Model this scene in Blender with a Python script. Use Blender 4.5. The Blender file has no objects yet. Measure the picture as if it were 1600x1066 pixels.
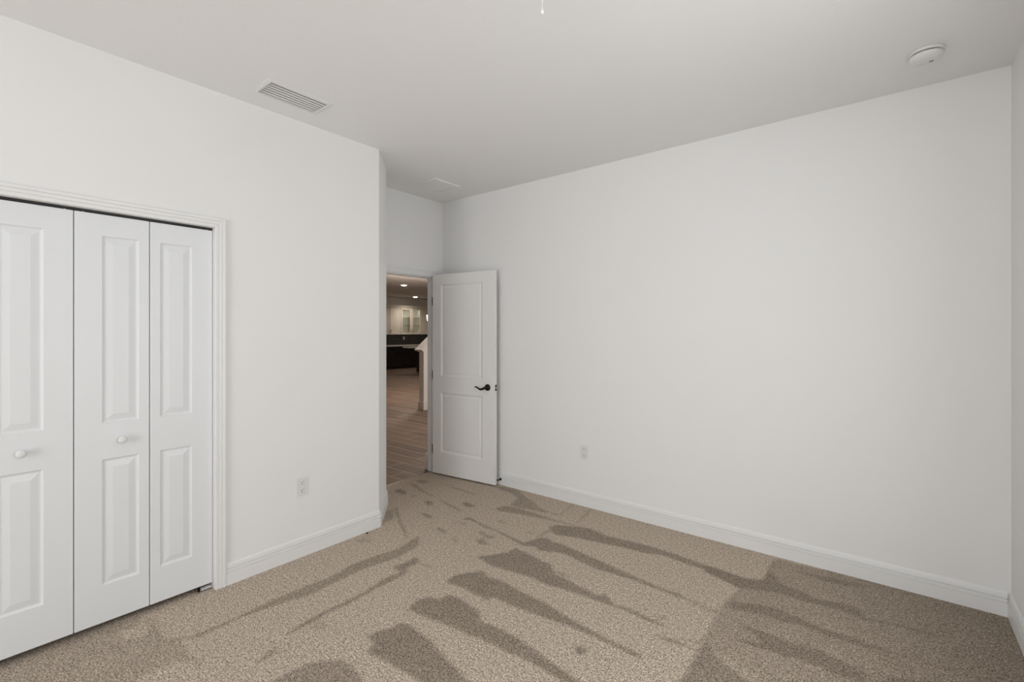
import bpy, bmesh, math, random
import numpy as np
from mathutils import Vector, Matrix
from mathutils.geometry import tessellate_polygon

scene = bpy.context.scene
COL = scene.collection

# ------------------------------------------------------------------ camera
CAM_H = 1.47
cam_data = bpy.data.cameras.new('camera')
cam_data.sensor_width = 36.0
cam_data.lens = 742.0 / 1600.0 * 36.0
cam_data.shift_y = -15.0 / 1600.0
cam_data.clip_start = 0.02
cam_data.clip_end = 200.0
cam = bpy.data.objects.new('camera', cam_data)
COL.objects.link(cam)
cam.location = (0.0, 0.0, CAM_H)
cam.rotation_euler = (math.pi / 2, 0.0, math.atan2(0.6224, 0.7827))
scene.camera = cam

# ------------------------------------------------------------------ colour management, world
vs = scene.view_settings
vs.view_transform = 'Standard'
vs.look = 'None'
vs.exposure = -0.14
vs.gamma = 1.0
vs.use_curve_mapping = False

world = bpy.data.worlds.new('world')
scene.world = world
world.use_nodes = True
bg = world.node_tree.nodes['Background']
bg.inputs['Color'].default_value = (0.80, 0.90, 1.0, 1)
bg.inputs['Strength'].default_value = 0.5

# ------------------------------------------------------------------ room dimensions (metres)
H = 2.84                       # ceiling height
XL, XR = -3.01, 0.49           # closet wall, right wall
YB, YF = 3.51, -3.40           # far wall, window wall behind the camera
XE = -3.74                     # wall with the entry door
C1, C2 = (XL, 2.175), (-3.343, 2.490)   # clipped corner
XK = -15.70                    # kitchen wall
WIN = (-1.95, -0.25, 0.55, 2.45)   # window x0 x1 z0 z1 in the wall behind the camera
WINR = (0.85, 2.05, 0.55, 2.40)  # unseen window y0 y1 z0 z1 added in the right wall for side daylight

def area(name, loc, rot, sx, sy, power, color):
    l = bpy.data.lights.new(name, 'AREA')
    l.shape = 'RECTANGLE'; l.size = sx; l.size_y = sy
    l.energy = power; l.color = color
    o = bpy.data.objects.new(name, l); COL.objects.link(o)
    o.location = loc; o.rotation_euler = rot
    return o
DAY = (0.970, 0.966, 1.000)
W_FS, W_FG, W_RS, W_RG, HALL_W = 101.0, 8.0, 12.0, 34.0, 150.0
FXC, RYC = (WIN[0]+WIN[1])/2, (WINR[0]+WINR[1])/2
# daylight standing outside the window behind the camera and the added right-hand one: open sky, and the bright ground throwing light up
area('front_window_sky', (FXC, YF-0.25, 1.50), (math.pi/2, 0, 0), WIN[1]-WIN[0], 1.9, W_FS, DAY)
area('front_window_ground', (FXC, YF-1.6, 0.0), (math.radians(145), 0, 0), 2.4, 2.0, W_FG, DAY)
area('added_window_ground', (XR+1.3, 1.45, 0.1), (math.radians(145), 0, math.pi/2), 1.8, 1.6, W_RS, DAY)
area('added_window_sky', (XR+0.15, 1.45, 1.50), (math.pi/2, 0, math.pi/2), 1.2, 1.85, W_RG, DAY)
# where the carpet pile is brushed the other way, plus shade painted towards the right corner (strength, outline in metres on the floor)
PILE_AND_SHADE = [
 (0.60, [(-3.656,3.061), (-3.629,3.130), (-3.533,3.139), (-3.516,3.078), (-3.579,3.042)]),
 (0.80, [(-3.591,2.765), (-3.583,2.814), (-3.517,2.824), (-3.397,2.755), (-3.439,2.741), (-3.532,2.740)]),
 (0.60, [(-3.350,2.764), (-3.329,2.808), (-3.302,2.778), (-3.317,2.750)]),
 (0.55, [(-3.667,2.995), (-3.555,2.992), (-3.374,2.925), (-3.163,2.881), (-3.208,2.864), (-3.366,2.889), (-3.554,2.947)]),
 (0.80, [(-3.147,2.741), (-3.132,2.783), (-3.065,2.770), (-3.020,2.716), (-3.070,2.701)]),
 (0.80, [(-2.881,2.934), (-2.849,2.960), (-2.729,2.937), (-2.746,2.889), (-2.804,2.877)]),
 (0.70, [(-3.065,2.836), (-3.042,2.854), (-2.750,2.794), (-2.725,2.780), (-2.760,2.776), (-2.931,2.805)]),
 (0.70, [(-2.980,2.545), (-2.932,2.567), (-2.845,2.566), (-2.806,2.511), (-2.849,2.507)]),
 (0.70, [(-2.657,2.426), (-2.634,2.459), (-2.532,2.417), (-2.525,2.392), (-2.589,2.404)]),
 (0.60, [(-2.450,2.380), (-2.439,2.393), (-2.355,2.357), (-2.355,2.345)]),
 (0.85, [(-3.247,2.500), (-3.219,2.506), (-3.016,2.374), (-2.840,2.281), (-2.688,2.190), (-2.682,2.175), (-2.816,2.245), (-2.975,2.331)]),
 (0.55, [(-3.014,2.199), (-3.217,2.405), (-3.222,2.469), (-3.053,2.345), (-3.023,2.293), (-3.066,2.304), (-3.024,2.233)]),
 (0.70, [(-2.368,2.574), (-2.344,2.594), (-2.269,2.575), (-2.211,2.600), (-2.203,2.539), (-2.242,2.532), (-2.316,2.550)]),
 (0.80, [(-2.276,2.468), (-2.269,2.511), (-2.211,2.483), (-2.157,2.454), (-2.192,2.438), (-2.231,2.431)]),
 (0.85, [(-2.618,2.660), (-2.600,2.736), (-2.461,2.696), (-2.240,2.676), (-2.108,2.651), (-1.970,2.638), (-1.912,2.615), (-1.968,2.594), (-2.122,2.628), (-2.261,2.659), (-2.395,2.663), (-2.521,2.692), (-2.586,2.680)]),
 (0.50, [(-2.577,2.618), (-2.564,2.637), (-2.516,2.595), (-2.530,2.583)]),
 (0.50, [(-3.379,3.154), (-3.136,3.170), (-2.960,3.162), (-2.896,3.141), (-2.936,3.121), (-3.121,3.139)]),
 (0.60, [(-2.938,3.437), (-2.835,3.474), (-2.694,3.478), (-2.510,3.361), (-2.408,3.329), (-2.311,3.262), (-2.165,3.209), (-2.181,3.180), (-2.357,3.156), (-2.420,3.124), (-2.513,3.136), (-2.568,3.315), (-2.696,3.373), (-2.836,3.387)]),
 (0.70, [(-2.560,2.995), (-2.540,3.097), (-2.396,3.125), (-2.234,3.121), (-2.088,3.112), (-2.068,3.082), (-2.228,3.047), (-2.371,3.013), (-2.514,2.971)]),
 (0.50, [(-2.416,2.827), (-2.376,2.838), (-2.292,2.816), (-2.303,2.793)]),
 (0.50, [(-2.089,2.783), (-2.034,2.827), (-2.014,2.798), (-2.041,2.776)]),
 (0.80, [(-2.432,1.863), (-2.410,1.930), (-2.419,2.035), (-2.338,2.007), (-2.349,1.929), (-2.325,1.863), (-2.354,1.840)]),
 (0.40, [(-2.344,2.002), (-2.296,2.010), (-2.215,2.017), (-2.217,1.999), (-2.285,1.980)]),
 (0.30, [(-2.940,1.952), (-2.909,1.990), (-2.820,1.987), (-2.843,1.945), (-2.898,1.925)]),
 (0.85, [(-1.990,2.623), (-1.971,2.710), (-1.947,2.779), (-1.883,2.805), (-1.751,2.609), (-1.805,2.632), (-1.886,2.635)]),
 (0.90, [(-2.114,2.280), (-2.069,2.327), (-1.990,2.457), (-1.989,2.539), (-1.898,2.530), (-1.710,2.488), (-1.622,2.384), (-1.582,2.278), (-1.673,2.295), (-1.805,2.272), (-1.944,2.248)]),
 (0.90, [(-1.748,2.459), (-1.720,2.504), (-1.660,2.488), (-1.595,2.418), (-1.504,2.405), (-1.519,2.276), (-1.591,2.290), (-1.623,2.283)]),
 (0.85, [(-1.665,2.342), (-1.587,2.368), (-1.503,2.409), (-1.415,2.385), (-1.274,2.369), (-1.248,2.405), (-1.205,2.378), (-1.159,2.342), (-1.084,2.359), (-0.984,2.344), (-0.885,2.333), (-0.880,2.319), (-0.972,2.315), (-1.097,2.328), (-1.176,2.321), (-1.259,2.313), (-1.392,2.307), (-1.525,2.289), (-1.621,2.280)]),
 (0.90, [(-2.042,1.937), (-2.050,2.027), (-1.994,2.121), (-1.951,2.173), (-1.878,2.131), (-1.811,2.153), (-1.739,2.147), (-1.597,2.128), (-1.461,2.125), (-1.286,2.088), (-1.099,2.068), (-0.890,2.054), (-0.881,2.034), (-1.060,2.037), (-1.204,2.038), (-1.346,2.017), (-1.526,1.995), (-1.719,1.988), (-1.715,1.937), (-1.767,1.950), (-1.870,1.953)]),
 (0.85, [(-1.423,2.101), (-1.253,2.078), (-1.163,2.063), (-1.066,2.053), (-0.939,2.045), (-0.870,2.033), (-0.883,2.023), (-0.992,2.029), (-1.091,2.028), (-1.169,2.028), (-1.281,2.031), (-1.376,2.032)]),
 (0.90, [(-1.998,1.633), (-2.026,1.717), (-1.986,1.776), (-1.932,1.792), (-1.933,1.860), (-1.837,1.867), (-1.686,1.843), (-1.620,1.788), (-1.516,1.802), (-1.406,1.803), (-1.284,1.779), (-1.149,1.757), (-1.015,1.736), (-0.919,1.730), (-0.989,1.674), (-1.073,1.691), (-1.229,1.702), (-1.421,1.689), (-1.628,1.669), (-1.779,1.650), (-1.891,1.631)]),
 (0.90, [(-1.874,1.290), (-1.903,1.346), (-1.968,1.355), (-1.972,1.395), (-1.933,1.470), (-1.930,1.529), (-1.870,1.542), (-1.704,1.524), (-1.558,1.485), (-1.420,1.456), (-1.296,1.430), (-1.421,1.330), (-1.541,1.318), (-1.683,1.315)]),
 (0.75, [(-2.037,0.923), (-2.024,1.012), (-2.027,1.034), (-1.992,1.126), (-1.903,1.197), (-1.839,1.196), (-1.722,1.173), (-1.655,1.165), (-2.039,0.860)]),
 (0.60, [(-2.200,0.928), (-2.226,0.994), (-2.247,1.047), (-2.191,1.036), (-2.183,0.961)]),
 (0.80, [(-2.343,1.822), (-2.351,1.733), (-2.320,1.580), (-2.320,1.440), (-2.326,1.341), (-2.312,1.188), (-2.282,1.094), (-2.282,0.977), (-2.276,1.031), (-2.281,1.125), (-2.281,1.238), (-2.293,1.349), (-2.279,1.472), (-2.299,1.640), (-2.290,1.781), (-2.299,1.882), (-2.338,1.889)]),
 (0.72, [(-2.649,2.256), (-2.601,2.023), (-2.629,1.912), (-2.654,1.714), (-2.620,1.542), (-2.637,1.393), (-2.638,1.256), (-2.641,1.147), (-2.626,1.022), (-2.635,0.923), (-2.631,0.831), (-2.604,0.823), (-2.600,0.910), (-2.607,1.037), (-2.589,1.132), (-2.565,1.264), (-2.529,1.373), (-2.541,1.536), (-2.547,1.735), (-2.500,1.944), (-2.531,2.155)]),
 (0.40, [(-2.256,1.224), (-2.255,1.275), (-2.199,1.286), (-2.183,1.250), (-2.213,1.226)]),
 (0.35, [(-2.940,1.925), (-2.912,1.996), (-2.826,2.015), (-2.846,1.951)]),
 (0.42, [(-2.836,0.008), (-3.030,0.115), (-3.113,0.237), (-3.065,0.362), (-3.055,0.482), (-3.037,0.610), (-3.032,0.730), (-2.944,0.698), (-2.974,0.619), (-2.850,0.613), (-2.808,0.698), (-2.888,0.729), (-2.962,0.742), (-2.926,0.755), (-2.757,0.739), (-2.621,0.782), (-2.488,0.780), (-2.423,0.786), (-2.474,0.723), (-2.500,0.607), (-2.473,0.577), (-2.240,0.482)]),
 (0.70, [(-2.992,0.732), (-2.951,0.750), (-2.799,0.744), (-2.727,0.736), (-2.760,0.723), (-2.851,0.730)]),
 (0.60, [(-2.550,0.777), (-2.498,0.783), (-2.360,0.792), (-2.379,0.777)]),
 (0.40, [(-2.732,0.732), (-2.644,0.829), (-2.611,0.935), (-2.593,0.929), (-2.609,0.818), (-2.675,0.727)]),
 (0.60, [(-3.031,0.547), (-2.988,0.622), (-2.969,0.693), (-2.938,0.675), (-2.951,0.624), (-2.973,0.567)]),
 (0.85, [(-2.004,2.959), (-1.979,3.036), (-1.766,3.135), (-1.609,3.099), (-1.431,3.115), (-1.290,3.133), (-1.105,3.123), (-0.914,3.099), (-0.894,3.029), (-1.012,3.032), (-1.160,3.057), (-1.279,3.006), (-1.396,3.002), (-1.558,2.966), (-1.764,2.925), (-1.899,2.881)]),
 (0.85, [(-1.960,2.757), (-1.895,2.783), (-1.752,2.777), (-1.528,2.744), (-1.360,2.716), (-1.205,2.690), (-1.061,2.666), (-0.920,2.658), (-0.846,2.634), (-0.910,2.628), (-1.049,2.635), (-1.182,2.638), (-1.319,2.635), (-1.428,2.623), (-1.570,2.648), (-1.675,2.670), (-1.797,2.639), (-1.847,2.598)]),
 (0.50, [(-2.285,3.214), (-2.185,3.209), (-2.112,3.187), (-2.056,3.206), (-2.070,3.318), (-2.095,3.512), (-2.111,3.499), (-2.077,3.221), (-2.163,3.211), (-2.292,3.225)]),
 (0.60, [(-1.937,3.457), (-1.883,3.156), (-1.884,3.140), (-1.869,3.152), (-1.915,3.458)]),
 (0.60, [(-1.970,2.973), (-1.983,2.789), (-1.965,2.765), (-1.945,2.951)]),
 (0.40, [(-2.181,3.069), (-2.036,3.123), (-1.883,3.121), (-1.628,3.136), (-1.637,3.116), (-1.871,3.102), (-2.167,3.049)]),
 (0.70, [(-1.615,2.437), (-1.567,2.457), (-1.519,2.455), (-1.527,2.434), (-1.582,2.426)]),
 (0.50, [(-1.464,2.511), (-1.398,2.510), (-1.415,2.496)]),
 (0.50, [(-1.444,2.592), (-1.401,2.589), (-1.431,2.583)]),
 (0.55, [(-1.079,2.363), (-1.027,2.383), (-1.005,2.401), (-1.028,2.432), (-1.063,2.419), (-1.032,2.443), (-0.995,2.402), (-1.026,2.364)]),
 (0.50, [(-0.941,2.332), (-0.924,2.418), (-0.894,2.396), (-0.921,2.361)]),
 (0.75, [(-0.902,2.235), (-0.798,2.255), (-0.714,2.256), (-0.720,2.240), (-0.803,2.221), (-0.875,2.228)]),
 (1.00, [(-1.136,1.894), (-1.140,1.922), (-1.125,1.940), (-1.093,1.928), (-1.093,1.886), (-1.119,1.876)]),
 (0.50, [(-1.180,1.934), (-1.149,1.915), (-1.155,1.905)]),
 (0.40, [(-1.050,1.941), (-1.034,1.933), (-1.015,1.888), (-1.039,1.909)]),
 (0.40, [(-0.854,2.658), (-0.771,2.636), (-0.670,2.620), (-0.676,2.596), (-0.758,2.591), (-0.853,2.614)]),
 (0.50, [(-0.806,2.277), (-0.732,2.313), (-0.677,2.312), (-0.682,2.292), (-0.749,2.277)]),
 (0.80, [(-0.670,2.938), (-0.654,2.932), (-0.666,2.726), (-0.705,2.640), (-0.702,2.681), (-0.681,2.848)]),
 (0.85, [(-0.666,2.632), (-0.672,2.568), (-0.678,2.491), (-0.681,2.434), (-0.655,2.395), (-0.682,2.393), (-0.692,2.297), (-0.701,2.327), (-0.688,2.456), (-0.681,2.575)]),
 (0.85, [(-0.688,2.325), (-0.657,2.325), (-0.623,2.268), (-0.577,2.225), (-0.511,2.203), (-0.462,2.175), (-0.419,2.139), (-0.713,1.905), (-0.689,1.995)]),
 (1.00, [(-0.916,3.096), (-0.810,3.093), (-0.676,3.077), (-0.622,3.100), (-0.584,3.130), (-0.587,3.270), (-0.585,3.427), (-0.568,3.418), (-0.574,3.280), (-0.500,3.138), (-0.403,3.123), (-0.301,3.082), (-0.206,3.125), (-0.106,3.109), (-0.103,3.035), (-0.206,3.029), (-0.295,3.021), (-0.388,3.013), (-0.506,3.006), (-0.609,2.968), (-0.673,2.935), (-0.804,2.984), (-0.890,3.008)]),
 (0.90, [(-0.596,3.317), (-0.476,3.359), (-0.326,3.335), (-0.201,3.339), (-0.115,3.380), (-0.117,3.434), (-0.231,3.410), (-0.434,3.371), (-0.549,3.354)]),
 (1.00, [(-0.676,2.768), (-0.615,2.800), (-0.543,2.840), (-0.454,2.847), (-0.352,2.822), (-0.245,2.795), (-0.158,2.810), (-0.095,2.808), (-0.093,2.748), (-0.186,2.737), (-0.269,2.749), (-0.354,2.749), (-0.435,2.728), (-0.522,2.731), (-0.595,2.711), (-0.669,2.684)]),
 (1.00, [(-0.612,2.586), (-0.506,2.587), (-0.412,2.583), (-0.333,2.582), (-0.249,2.601), (-0.195,2.574), (-0.125,2.573), (-0.087,2.561), (-0.084,2.476), (-0.156,2.444), (-0.236,2.464), (-0.318,2.465), (-0.389,2.442), (-0.466,2.439), (-0.580,2.423), (-0.600,2.433), (-0.563,2.456), (-0.474,2.482), (-0.508,2.532), (-0.575,2.560)]),
 (0.60, [(-0.310,3.510), (-0.182,3.008), (-0.129,2.730), (-0.168,2.409), (-0.191,2.163), (0.592,2.786), (0.658,3.094), (0.493,3.489)]),  # brushed lane, with corner shade painted in as steps towards the right wall
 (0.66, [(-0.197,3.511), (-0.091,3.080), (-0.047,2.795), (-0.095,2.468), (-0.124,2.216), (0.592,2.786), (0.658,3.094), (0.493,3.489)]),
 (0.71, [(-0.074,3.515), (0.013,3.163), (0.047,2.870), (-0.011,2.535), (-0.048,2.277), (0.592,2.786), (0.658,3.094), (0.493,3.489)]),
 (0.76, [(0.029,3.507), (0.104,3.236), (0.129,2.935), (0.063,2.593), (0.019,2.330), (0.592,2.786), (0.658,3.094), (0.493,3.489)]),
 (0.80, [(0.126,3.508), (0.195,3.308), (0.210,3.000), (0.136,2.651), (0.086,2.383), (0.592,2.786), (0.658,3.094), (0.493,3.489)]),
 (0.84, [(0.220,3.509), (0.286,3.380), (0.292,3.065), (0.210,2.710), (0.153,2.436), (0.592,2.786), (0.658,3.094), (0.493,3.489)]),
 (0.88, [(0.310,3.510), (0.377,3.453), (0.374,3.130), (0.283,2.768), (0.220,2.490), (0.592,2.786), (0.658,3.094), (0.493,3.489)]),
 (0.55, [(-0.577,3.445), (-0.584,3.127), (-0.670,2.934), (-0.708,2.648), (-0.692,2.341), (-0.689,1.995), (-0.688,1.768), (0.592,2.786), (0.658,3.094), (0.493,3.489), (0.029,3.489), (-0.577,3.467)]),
 (-0.25, [(-0.626,2.277), (-0.589,2.295), (-0.516,2.252), (-0.435,2.223), (-0.445,2.195), (-0.513,2.212), (-0.582,2.244)]),
 (1.00, [(-0.130,3.032), (-0.054,3.052), (0.044,3.078), (0.115,3.084), (0.196,3.076), (0.177,3.048), (0.091,3.046), (-0.029,3.033), (-0.128,2.993)]),
 (1.00, [(-0.119,2.779), (-0.058,2.793), (0.018,2.799), (0.113,2.790), (0.220,2.816), (0.210,2.794), (0.129,2.783), (0.018,2.777), (-0.117,2.740)]),
 (1.00, [(0.348,3.029), (0.430,3.064), (0.465,3.050), (0.461,3.028), (0.400,3.039)]),
 (1.00, [(-0.012,2.575), (0.066,2.628), (0.090,2.614), (0.080,2.568), (-0.055,2.460)]),
]

# ------------------------------------------------------------------ materials
def mat(name, color, rough=0.6, metal=0.0, bump=0.0, scale=100.0, emit=None, estr=0.0, spec=0.5):
    m = bpy.data.materials.new(name); m.use_nodes = True
    nt = m.node_tree; b = nt.nodes['Principled BSDF']
    b.inputs['Base Color'].default_value = (*color, 1)
    b.inputs['Roughness'].default_value = rough
    b.inputs['Metallic'].default_value = metal
    b.inputs['Specular IOR Level'].default_value = spec
    if emit:
        b.inputs['Emission Color'].default_value = (*emit, 1)
        b.inputs['Emission Strength'].default_value = estr
    if bump:
        tc = nt.nodes.new('ShaderNodeTexCoord')
        n = nt.nodes.new('ShaderNodeTexNoise'); n.inputs['Scale'].default_value = scale
        n.inputs['Detail'].default_value = 3.0
        bp = nt.nodes.new('ShaderNodeBump'); bp.inputs['Strength'].default_value = bump
        bp.inputs['Distance'].default_value = 0.002
        nt.links.new(tc.outputs['Object'], n.inputs['Vector'])
        nt.links.new(n.outputs['Fac'], bp.inputs['Height'])
        nt.links.new(bp.outputs['Normal'], b.inputs['Normal'])
    return m

M = {}
M['wall'] = mat('wall_paint', (0.92, 0.918, 0.913), 0.75, bump=0.12, scale=70, spec=0.25)
M['ceiling'] = mat('ceiling_paint', (0.92, 0.915, 0.908), 0.85, bump=0.5, scale=55, spec=0.2)
M['trim'] = mat('trim_enamel', (0.89, 0.89, 0.89), 0.38)
M['door'] = mat('door_enamel', (0.855, 0.875, 0.895), 0.42, bump=0.04, scale=160)
M['entry_door'] = mat('entry_door_enamel', (0.90, 0.895, 0.885), 0.42, bump=0.04, scale=160)
M['vent'] = mat('vent_white', (0.82, 0.82, 0.80), 0.45)
M['duct'] = mat('duct_grey', (0.20, 0.20, 0.195), 0.7)
M['plastic'] = mat('white_plastic', (0.84, 0.84, 0.83), 0.35)
M['slot'] = mat('slot_dark', (0.03, 0.03, 0.03), 0.6)
M['black_metal'] = mat('oil_rubbed_black', (0.012, 0.011, 0.010), 0.35, 0.6)
M['bronze'] = mat('hinge_bronze', (0.03, 0.027, 0.024), 0.4, 0.7)
M['steel'] = mat('bright_steel', (0.65, 0.65, 0.64), 0.3, 1.0)
M['track'] = mat('track_dark', (0.015, 0.015, 0.016), 0.5)
M['brass'] = mat('aged_brass', (0.40, 0.25, 0.12), 0.35, 0.9)
M['cabinet'] = mat('cabinet_cream', (0.78, 0.72, 0.62), 0.45)
M['cabinet_in'] = mat('cabinet_inside', (0.70, 0.69, 0.64), 0.6)
M['dark_cab'] = mat('espresso_cabinet', (0.016, 0.012, 0.011), 0.5)
M['stone'] = mat('pale_quartz', (0.70, 0.67, 0.62), 0.3)
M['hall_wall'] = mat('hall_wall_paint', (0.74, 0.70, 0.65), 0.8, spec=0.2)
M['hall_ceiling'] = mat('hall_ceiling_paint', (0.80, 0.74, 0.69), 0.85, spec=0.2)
M['lamp'] = mat('lamp_lens', (0.9, 0.9, 0.9), 0.5, emit=(1.0, 0.90, 0.78), estr=14.0)
M['shade'] = mat('glowing_glass', (0.9, 0.9, 0.9), 0.4, emit=(1.0, 0.95, 0.88), estr=5.0)
M['pewter'] = mat('dark_pewter', (0.10, 0.09, 0.075), 0.4, 0.8)
M['fan_white'] = mat('fan_white', (0.85, 0.85, 0.84), 0.4)
M['chain'] = mat('pull_chain_white', (0.92, 0.90, 0.87), 0.35)
M['fan_glass'] = mat('opal_fan_glass', (0.9, 0.9, 0.9), 0.4)
M['debris'] = mat('debris_black', (0.004, 0.004, 0.004), 0.6)

def glass_mat(name, tint, gloss):
    m = bpy.data.materials.new(name); m.use_nodes = True
    nt = m.node_tree; nt.nodes.clear()
    out = nt.nodes.new('ShaderNodeOutputMaterial')
    mix = nt.nodes.new('ShaderNodeMixShader'); mix.inputs[0].default_value = gloss
    t = nt.nodes.new('ShaderNodeBsdfTransparent'); t.inputs['Color'].default_value = (*tint, 1)
    g = nt.nodes.new('ShaderNodeBsdfGlossy'); g.inputs['Roughness'].default_value = 0.05
    nt.links.new(t.outputs[0], mix.inputs[1]); nt.links.new(g.outputs[0], mix.inputs[2])
    nt.links.new(mix.outputs[0], out.inputs['Surface'])
    return m
M['shelf_glass'] = glass_mat('greenish_shelf_glass', (0.82, 0.83, 0.79), 0.10)
M['glass'] = glass_mat('clear_glass', (0.97, 0.975, 0.96), 0.06)

def carpet_material():
    m = bpy.data.materials.new('frieze_carpet'); m.use_nodes = True
    nt = m.node_tree; b = nt.nodes['Principled BSDF']; L = nt.links.new
    b.inputs['Roughness'].default_value = 1.0
    b.inputs['Specular IOR Level'].default_value = 0.05
    b.inputs['Sheen Weight'].default_value = 0.0
    tc = nt.nodes.new('ShaderNodeTexCoord')
    def noise(scale, detail=2.0, rough=0.6):
        n = nt.nodes.new('ShaderNodeTexNoise'); n.inputs['Scale'].default_value = scale
        n.inputs['Detail'].default_value = detail; n.inputs['Roughness'].default_value = rough
        L(tc.outputs['Object'], n.inputs['Vector']); return n.outputs['Fac']
    def math_(op, a, c, cl=False):
        n = nt.nodes.new('ShaderNodeMath'); n.operation = op; n.use_clamp = cl
        for i, v in enumerate((a, c)):
            if isinstance(v, (int, float)): n.inputs[i].default_value = v
            else: L(v, n.inputs[i])
        return n.outputs[0]
    att = nt.nodes.new('ShaderNodeAttribute'); att.attribute_name = 'pile_and_shade'
    lay = att.outputs['Fac']
    # broken edges of the pile marks, and a soft mottling of the whole carpet
    wob = math_('ADD', math_('MULTIPLY', noise(45, 3, 0.7), 0.9), 0.55)
    lay2 = math_('MULTIPLY', lay, wob)
    mott = math_('MULTIPLY', math_('SUBTRACT', noise(9, 4, 0.65), 0.5), 0.55)
    layf = math_('ADD', lay2, mott, True)
    mix = nt.nodes.new('ShaderNodeMix'); mix.data_type = 'RGBA'
    mix.inputs['A'].default_value = (CARPET_LIGHT[0], CARPET_LIGHT[1], CARPET_LIGHT[2], 1)
    mix.inputs['B'].default_value = (CARPET_DARK[0], CARPET_DARK[1], CARPET_DARK[2], 1)
    L(layf, mix.inputs['Factor'])
    # tufts: fine light and dark yarn flecks
    f1 = noise(130, 1.5, 0.6); f2 = noise(300, 1.0, 0.5)
    fl = math_('ADD', math_('MULTIPLY', math_('SUBTRACT', f1, 0.5), 3.2),
               math_('MULTIPLY', math_('SUBTRACT', f2, 0.5), 2.6))
    f3 = noise(48, 2.0, 0.7)
    fl = math_('ADD', fl, math_('MULTIPLY', math_('SUBTRACT', f3, 0.5), 1.1))
    gain = math_('ADD', fl, 1.0); gain = math_('MAXIMUM', gain, 0.35)
    vm = nt.nodes.new('ShaderNodeVectorMath'); vm.operation = 'SCALE'
    L(mix.outputs['Result'], vm.inputs[0]); L(gain, vm.inputs['Scale'])
    L(vm.outputs['Vector'], b.inputs['Base Color'])
    bp = nt.nodes.new('ShaderNodeBump'); bp.inputs['Strength'].default_value = 0.6
    bp.inputs['Distance'].default_value = 0.004
    L(f1, bp.inputs['Height']); L(bp.outputs['Normal'], b.inputs['Normal'])
    return m
CARPET_LIGHT = (0.540, 0.455, 0.368)
CARPET_DARK = (0.290, 0.238, 0.190)
M['carpet'] = carpet_material()

def plank_material():
    m = bpy.data.materials.new('wood_look_tile'); m.use_nodes = True
    nt = m.node_tree; b = nt.nodes['Principled BSDF']; L = nt.links.new
    tc = nt.nodes.new('ShaderNodeTexCoord')
    mp = nt.nodes.new('ShaderNodeMapping')
    L(tc.outputs['Object'], mp.inputs['Vector'])
    mp.inputs['Location'].default_value = (0.67, 0.193, 0)
    br = nt.nodes.new('ShaderNodeTexBrick')
    br.offset = 0.755; br.offset_frequency = 2
    br.inputs['Color1'].default_value = (0.0, 0.0, 0.0, 1); br.inputs['Color2'].default_value = (1, 1, 1, 1)
    br.inputs['Mortar'].default_value = (0.5, 0.5, 0.5, 1)
    br.inputs['Scale'].default_value = 1.0
    br.inputs['Brick Width'].default_value = 1.2; br.inputs['Row Height'].default_value = 0.2
    br.inputs['Mortar Size'].default_value = 0.0050; br.inputs['Mortar Smooth'].default_value = 0.1
    L(mp.outputs['Vector'], br.inputs['Vector'])
    ramp = nt.nodes.new('ShaderNodeValToRGB')
    ramp.color_ramp.elements[0].color = (0.120, 0.080, 0.053, 1)
    ramp.color_ramp.elements[1].color = (0.205, 0.132, 0.090, 1)
    L(br.outputs['Color'], ramp.inputs['Fac'])
    mp2 = nt.nodes.new('ShaderNodeMapping'); mp2.inputs['Scale'].default_value = (2.5, 34, 1)
    L(tc.outputs['Object'], mp2.inputs['Vector'])
    n = nt.nodes.new('ShaderNodeTexNoise'); n.inputs['Scale'].default_value = 1.0
    n.inputs['Detail'].default_value = 5
    L(mp2.outputs['Vector'], n.inputs['Vector'])
    r2 = nt.nodes.new('ShaderNodeMapRange'); r2.inputs[1].default_value = 0.3; r2.inputs[2].default_value = 0.7
    r2.inputs[3].default_value = 0.62; r2.inputs[4].default_value = 1.3
    L(n.outputs['Fac'], r2.inputs[0])
    vm = nt.nodes.new('ShaderNodeVectorMath'); vm.operation = 'SCALE'
    L(ramp.outputs['Color'], vm.inputs[0]); L(r2.outputs[0], vm.inputs['Scale'])
    mx = nt.nodes.new('ShaderNodeMix'); mx.data_type = 'RGBA'
    L(br.outputs['Fac'], mx.inputs['Factor']); L(vm.outputs['Vector'], mx.inputs['A'])
    mx.inputs['B'].default_value = (0.46, 0.34, 0.26, 1)
    L(mx.outputs['Result'], b.inputs['Base Color'])
    b.inputs['Roughness'].default_value = 0.5
    b.inputs['Specular IOR Level'].default_value = 0.35
    return m
M['planks'] = plank_material()

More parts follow.
